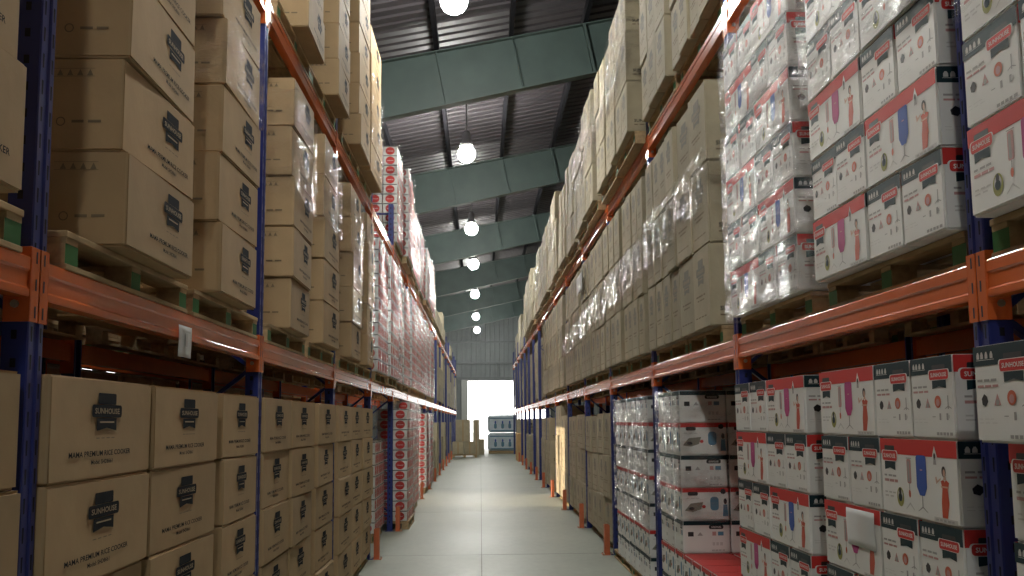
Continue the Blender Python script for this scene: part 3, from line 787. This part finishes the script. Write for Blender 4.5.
# ================= right rack, induction cooker cartons at floor level
def cook(b, X, y0, z0, cols, rows, layers, first_layer, ncol0=1, tagx='', idx='first', dims=(.30, .325, .222), cw=.30):
    for k in range(layers):
        for r in range(rows):
            for c in range(cols):
                o = put('induction_cooker_carton', COOK[(k+first_layer+1) % 2], 1, X + r*.335, y0+c*(cw+.004), y0+c*(cw+.004)+cw, z0+k*.2235, (.30, .325, .222),
                        'white induction cooker carton%s, %s layer up, %s column, %s row, %s bay floor, right rack' % (tagx, ORD[k+1+first_layer], ORD[c+ncol0], ['front', 'second', 'rear'][r], bayname(b)),
                        'carton', 'induction cooker cartons', .004, turn=True, h=.2215, jr=.4)
# second bay: low front block and taller set-back block
pallet(1, 2, 0, 1.42, 6.86, .001, .086, 'induction cooker cartons', False, 1.30, 'first')
pallet(1, 2, 0, 1.42, 8.27, .001, .086, 'induction cooker cartons', False, 1.30, 'second')
cook(2, 1.39, 6.39, .09, 4, 3, 2, 0, 1)
cook(2, 1.39, 7.62, .09, 3, 2, 7, 0, 5)
pallet(1, 3, 0, 1.42, 9.82, .001, .086, 'induction cooker cartons', False, 1.30, 'first')
pallet(1, 3, 0, 1.42, 11.20, .001, .086, 'induction cooker cartons', False, 1.30, 'second')
cook(3, 1.41, 9.24, .09, 4, 2, 7, 0, 1)
cook(3, 1.41, 10.50, .09, 3, 1, 7, 0, 5)
film(1, 1.365, 7.59, 8.56, .75, 1.66, .6, 'shiny stretch film round taller cooker cartons, second bay floor, right rack', True, seed=31)
film(1, 1.385, 9.21, 10.47, .55, 1.66, .6, 'shiny stretch film round first cooker pallet, third bay floor, right rack', True, seed=32)
film(1, 1.385, 10.485, 11.43, .55, 1.66, .6, 'shiny stretch film round second cooker pallet, third bay floor, right rack', True, seed=33)

# ================= right rack, brown tall cartons
def tall_load(b, lvl, k, X, y0, y1, ncol, nlay, h, desc='tall brown carton', mes=None, dim=(.50, .44, .50), name='tall_carton', group='tall brown cartons', pal=True, near=True, drop=0, s=1, ph=PT, wrap=None):
    z = (0 if lvl == 0 else (Z1 if lvl == 1 else Z2)) + .001
    if pal: pallet(s, b, lvl, X+.055, (y0+y1)/2, z, ph, desc + 's', near, min(1.34, y1-y0+.02), ORD[k])
    if wrap: film(s, X-.03, y0-.017, y1+.017, z+ph+wrap[0], z+ph+wrap[1], .42, '%s round %s load, %s bay, %s, %s' % ('crumpled clear film strip' if wrap[2] else 'clear stretch film', ORD[k], bayname(b), LVL[lvl], SIDE[s]), wrap[2], seed=b*9+k+lvl*40, amp=.010)
    mes = mes or TALL
    w = (y1-y0)/ncol
    for c in range(ncol):
        for l in range(nlay - (drop if c == ncol-1 else 0)):
            put(name, mes[R1.randrange(len(mes))], s, X + R1.uniform(-.012, .012), y0+c*w+.004, y0+(c+1)*w-.004, z+(ph if pal else 0)+.002+l*h, dim,
                '%s, %s layer up, %s column, %s load, %s bay, %s, %s' % (desc, ORD[l+1], ORD[c+1], ORD[k], bayname(b), LVL[lvl], SIDE[s]), 'carton', group, .006, h=h-.003, jr=.6)
# middle shelf, bays 2-7
tall_load(2, 1, 1, 1.40, 6.51, 7.55, 2, 3, .512, wrap=(.74, 1.10, True))
tall_load(2, 1, 2, 1.40, 7.60, 8.97, 4, 3, .512, wrap=(.68, 1.06, True))
for b in range(3, 8):
    y = bay_y(1, b)
    tall_load(b, 1, 1, 1.39+.01*(b % 2), y+.13, y+1.44, 3 + (b % 2), 3, .512, near=(b < 5), wrap=((.64-.06*(b-3), .98-.08*(b-3), True) if b < 6 else None))
    tall_load(b, 1, 2, 1.38+.01*(b % 3), y+1.50, y+2.86, 4 - (b % 2), 3, .508, near=(b < 5), drop=(1 if b == 5 else 0), wrap=((.60-.06*(b-3), .92-.08*(b-3), True) if b < 6 else None))
# top shelf, bays 2-8
tall_load(2, 2, 1, 1.40, 6.24, 7.62, 4, 3, .455)
tall_load(2, 2, 2, 1.38, 7.70, 8.97, 3, 3, .47)
tall_load(3, 2, 1, 1.30, 9.24, 10.52, 3, 3, .455, wrap=(.5, 1.2, True))
tall_load(3, 2, 2, 1.31, 10.60, 11.92, 3, 3, .43, wrap=(.4, 1.0, False))
tall_load(4, 2, 1, 1.30, 12.26, 13.53, 3, 3, .44, wrap=(.6, 1.25, True))
tall_load(4, 2, 2, 1.32, 13.61, 14.94, 4, 3, .40, wrap=(.5, 1.0, False))
for b in range(5, 11):
    y = bay_y(1, b)
    tall_load(b, 2, 1, 1.30+.02*(b % 3), y+.13, y+1.44, 3 + (b % 2), 3, .46-.02*(b % 2), near=False, wrap=(.5, 1.2, True) if b in (6, 8) else None)
    tall_load(b, 2, 2, 1.33-.02*(b % 2), y+1.52, y+2.86, 3, 3, .43-.025*(b % 3), near=False, drop=b % 2)
# floor level, brown cartons from the fourth bay on
for b in range(4, 7):
    y = bay_y(1, b)
    kw = dict(desc='wide brown carton', mes=BIGK, dim=(.56, .66, .48), name='wide_carton', group='wide brown cartons', near=False, ph=.095)
    tall_load(b, 0, 1, 1.44, y+.14, y+1.46, 2, 3, .478, **kw)
    tall_load(b, 0, 2, 1.44, y+1.52, y+2.86, 2, 3, .47 if b < 6 else .54, **kw)

# ================= farther bays, both racks: one load per pallet place, cartons in view only
for s in (-1, 1):
    for b in range(7, NBS[s]+1):
        y = bay_y(s, b)
        kw = dict(desc='plain brown carton', mes=BIGK, dim=(.56, .66, .48), name='brown_carton', group='plain brown cartons far along the racks', near=False, s=s)
        X = 1.185 if s < 0 else 1.47
        if s > 0:
            for k in (1, 2):
                yy = y+.13 if k == 1 else y+1.52
                if b*2+k not in (19, 24, 27): tall_load(b, 0, k, 1.43+.05*((b+k) % 3), yy, yy+1.3, 2, 2 + (b+k) % 2, .47, ph=.095, **kw)
                if b > 7: tall_load(b, 1, k, 1.50+.05*((b*k) % 3), yy, yy+1.3, 2, 3 - (b*k % 4 == 0), .5, **kw)
                if b > 10 and b < 15: tall_load(b, 2, k, 1.46+.02*(b % 2), yy, yy+1.3, 2, 2 + (b % 2), .44, **kw)
        else:
            for k in (1, 2):
                yy = y+.13 if k == 1 else y+1.52
                if (b == 8 and k == 2) or b in (9, 11) or (b == 14 and k == 1): tall_load(b, 0, k, 1.12+.04*(k % 2), yy, yy+1.3, 2, 2 + (b+k) % 2, .44, ph=.095, **kw)
                if b > 8 and b*2+k not in (20, 25, 26): tall_load(b, 1, k, X, yy, yy+1.3, 2, 2 + (b+k) % 2, .5, **kw)
                if b in (9, 10, 11, 14): tall_load(b, 2, k, X-.05, yy, yy+1.3, 2, 1 + (b*k) % 2, .40, **kw)

# ================= goods standing at the far end
def ridge_pallet():
    """pallet of bottled water under printed blue film"""
    t = bpy.data.objects.new('water_pallet', None); COL.objects.link(t); t.location = (.98, 49.4, 0)
    tag(t, 'blue and white film-wrapped pallet of bottles before the loading door', 'pallet load')
    b = MB(); b.box(-.62, -.6, 0, .62, .6, .12, 'wood', .01); link('base', b.mesh('base'), t)
    for k in range(2):
        m = MB(); m.box(-.66, -.58, .125+k*.80, .66, .58, .125+k*.80+.78, 'wrapblue', .09)
        f = Face(m, (-.57, -.583, .125+k*.80), (1.14, 0, 0), (0, 0, .78), (0, -1, 0))
        f.rect(.0, .78, 1, .84, 'cyan', 1)
        for q in range(3):
            a = .22 + q*.28; f.rrect(a-.055, .22, a+.055, .52, .08, 'cyan', 2); f.rrect(a-.03, .50, a+.03, .66, .05, 'blue', 3)
        f.rect(.05, .08, .95, .14, 'cyan', 1)
        link('wrapped_block', m.mesh('wrapped_block'), t)
M['wrapblue'] = mat('blue_film_load', (.58, .68, .76), .3, noise=.15, nscale=4)
ridge_pallet()
def loose(name, x0, y0, x1, y1, z0, z1, m, lab, cat='carton', group=None):
    mb = MB(); w, d = x1-x0, y1-y0
    mb.box(-w/2, -d/2, 0, w/2, d/2, z1-z0, m, .012); mb.box(-w/2+.01, -.03, z1-z0-.001, w/2-.01, .03, z1-z0+.002, 'tape')
    mb.box(-.03, -d/2-.002, .02, .03, -d/2+.001, z1-z0-.01, 'tape')
    o = link(name, mb.mesh(name), None, ((x0+x1)/2, (y0+y1)/2, z0)); tag(o, lab, cat, group); return o
mb = None
t = pallet(-1, 15, 0, .14, 44.6, .001, .12, 'brown cartons standing in the aisle', False, 1.2, 'aisle pallet')
t['label'] = 'low wooden pallet in the aisle under the brown carton pile by the loading door'
loose('brown_carton', -1.13, 44.05, -.68, 45.1, .122, .62, 'kraft2', 'low brown carton in the aisle pile, on the pallet, rack side', group='aisle pile cartons')
loose('brown_carton', -.66, 44.05, -.22, 45.1, .122, .62, 'kraft2', 'low brown carton in the aisle pile, on the pallet, door side', group='aisle pile cartons')
loose('brown_carton', -1.0, 44.2, -.42, 45.0, .625, 1.50, 'kraft2', 'tall pale carton standing on top of the aisle pile', group='aisle pile cartons')
loose('brown_carton', -.28, 47.6, .16, 48.4, .0, .66, 'kraft2', 'small brown carton on the floor behind the aisle pile', group='aisle pile cartons')
loose('brown_carton', -.32, 46.4, -.05, 47.1, .0, 1.5, 'kraft2', 'slim tall brown carton on the floor behind the aisle pile', group='aisle pile cartons')
loose('tall_brown_box', 1.30, 39.3, 1.62, 40.6, .0, 1.0, 'kraft3', 'orange brown box on the floor at the foot of the far right posts', group=None)

# ================= papers
def paper(name, loc, rz, w, h, lab):
    mb = MB(); n = 6; vs = []; fs = []
    for j in range(n+1):
        for i in range(3):
            vs.append((.0012*math.sin(j*.8) + .0006*i, -w/2 + w*i/2, -h*j/n))
    for j in range(n):
        for i in range(2): fs.append((j*3+i, (j+1)*3+i, (j+1)*3+i+1, j*3+i+1))
    mb.add(vs, fs, 'paper', True)
    if rz == 0: f = Face(mb, (.0035, -w/2, -h), (0, w, 0), (0, 0, h), (1, 0, 0))
    
    if rz == 0: f.poly([(.42,.35),(.58,.35),(.60,.75),(.40,.75)], 'pgrey', 2); f.rect(.2, .80, .8, .84, 'pgrey', 2)
    o = link(name, mb.mesh(name), None, loc, rz); sol = o.modifiers.new('thick', 'SOLIDIFY'); sol.thickness = .001
    tag(o, lab, 'paper'); return o
paper('paper_notice', (-1.183, 4.40, 1.845), 0, .185, .125, 'white paper notice hanging from the orange beam under the left middle shelf')
paper('paper_label', (1.3955, 4.05, 1.118), PI, .30, .135, 'white paper label stuck on the white carton, floor level, right rack')
paper('paper_label', (1.345, 14.6, 3.40), PI, .8, .24, 'white paper label on tall brown cartons, fourth bay, middle shelf, right rack')


# ------------------------------------------------------------------ back-to-back neighbours, seen as dark shapes through the gaps
def load_mesh(m, seed, w, d, h):
    mb = MB(); r = random.Random(seed)
    for i in range(2):
        for k in range(4):
            mb.box(-d/2+r.uniform(0,.02), -w/2+i*w/2+.004, k*h/4+.003, d/2-r.uniform(0,.02), -w/2+(i+1)*w/2-.004, (k+1)*h/4-.001, m, .006)
    return mb.mesh('rear_load')
RL = {}
for s in (-1, 1):
    t = bpy.data.objects.new('pallet_rack', None); COL.objects.link(t)
    t.location = (s*((XL if s < 0 else XR)+DEP+.12), bay_y(s, 1), 0); t.rotation_euler = (0, 0, 0 if s < 0 else PI)
    tag(t, 'pallet rack standing back to back behind the %s, glimpsed in the dark' % SIDE[s], 'pallet rack', 'pallet racks')
    for k in range(-1, 8):
        y = k*BAY*(1 if s < 0 else -1)
        p = link('post', POST, t, (0, y, 0)); link('base_plate', BASE, p)
        if k < 7:
            yc = (k+.5)*BAY*(1 if s < 0 else -1)
            for z in (Z1, Z2):
                b = link('beam', BEAM, t, (0, yc, z)); link('beam_connector', BCONN[-1], b); link('beam_connector', BCONN[1], b)
            for lvl, z in enumerate((0, Z1, Z2)):
                for q in (0, 1):
                    if s < 0 and lvl == 0 and k+q*.5 in (5.5, 6, 6.5): continue
                    hh = ((1.67, 1.665, 1.67), (1.45, 1.60, 1.66), (1.1, 1.05, 1.15))[lvl][(k+q) % 3]
                    key = (s, hh)
                    if key not in RL: RL[key] = load_mesh('kraft' if s < 0 else 'kraft2', int(hh*100), 1.28, .95, hh)
                    X = (XL if s < 0 else XR)+DEP+.12+.03
                    yy = bay_y(s, 1)+k*BAY+.78+1.42*q
                    o = link('carton_load', RL[key], None, (s*(X+.5), yy, z+PT+.004), 0)
                    tag(o, 'brown carton load in the dark, %s place, %s bay, %s, behind the %s' % (ORD[q+1], bayname(k+1), LVL[lvl], SIDE[s]), 'carton load', 'carton loads in the rear racks')
                    pallet(s, k+1, lvl, X, yy, z+.001, PT, 'dark rear carton load', False, 1.30, ORD[q+1])

# ------------------------------------------------------------------ daylight
W = bpy.data.worlds.new('World'); SC.world = W; W.use_nodes = True
bg = W.node_tree.nodes['Background']; bg.inputs['Color'].default_value = (1.0, .98, .95, 1); bg.inputs['Strength'].default_value = 6.0
def portal(loc, rot, sx, sy):
    l = bpy.data.lights.new('daylight_portal', 'AREA'); l.shape = 'RECTANGLE'; l.size = sx; l.size_y = sy; l.cycles.is_portal = True
    o = bpy.data.objects.new('daylight_portal', l); COL.objects.link(o); o.location = loc; o.rotation_euler = rot
portal((1.45, 61.06, 1.85), (-PI/2, 0, 0), 4.3, 3.7)
portal((-8.06, 22.6, 1.6), (0, -PI/2, 0), 3.2, 4.0)
portal((-8.06, 37.2, 1.2), (0, -PI/2, 0), 2.4, 2.0)
sl = bpy.data.lights.new('sun', 'SUN'); sl.energy = 6.5; sl.angle = math.radians(.6); sl.color = (1.0, .78, .54)
so = bpy.data.objects.new('sun', sl); COL.objects.link(so)
so.rotation_euler = Vector((1.0, -.25, -.12)).to_track_quat('-Z', 'Y').to_euler()

# ------------------------------------------------------------------ camera
f_px, yaw, pitch, roll, ch = 1089.4138, .0298, .1209, -.0092, 1.4579
Fv = Vector((math.sin(yaw)*math.cos(pitch), math.cos(yaw)*math.cos(pitch), math.sin(pitch)))
Rv = Vector((math.cos(yaw), -math.sin(yaw), 0)); Uv = Rv.cross(Fv)
R2 = Rv*math.cos(roll) + Uv*math.sin(roll); U2 = -Rv*math.sin(roll) + Uv*math.cos(roll)
cam = bpy.data.cameras.new('camera'); cam.sensor_width = 36; cam.sensor_fit = 'HORIZONTAL'; cam.lens = f_px*36/1024; cam.clip_end = 300; cam.clip_start = .05
co = bpy.data.objects.new('camera', cam); COL.objects.link(co)
mw = Matrix.Identity(4)
for i in range(3): mw[i][0] = R2[i]; mw[i][1] = U2[i]; mw[i][2] = -Fv[i]
mw[0][3], mw[1][3], mw[2][3] = 0, 0, ch
co.matrix_world = mw; SC.camera = co

# ------------------------------------------------------------------ view
SC.view_settings.view_transform = 'Standard'; SC.view_settings.look = 'None'; SC.view_settings.gamma = 1; SC.view_settings.exposure = .12
SC.view_settings.use_curve_mapping = False
SC.cycles.use_denoising = True
SC.cycles.max_bounces = 8; SC.cycles.transparent_max_bounces = 16; SC.cycles.diffuse_bounces = 5
SC.cycles.sample_clamp_indirect = 8
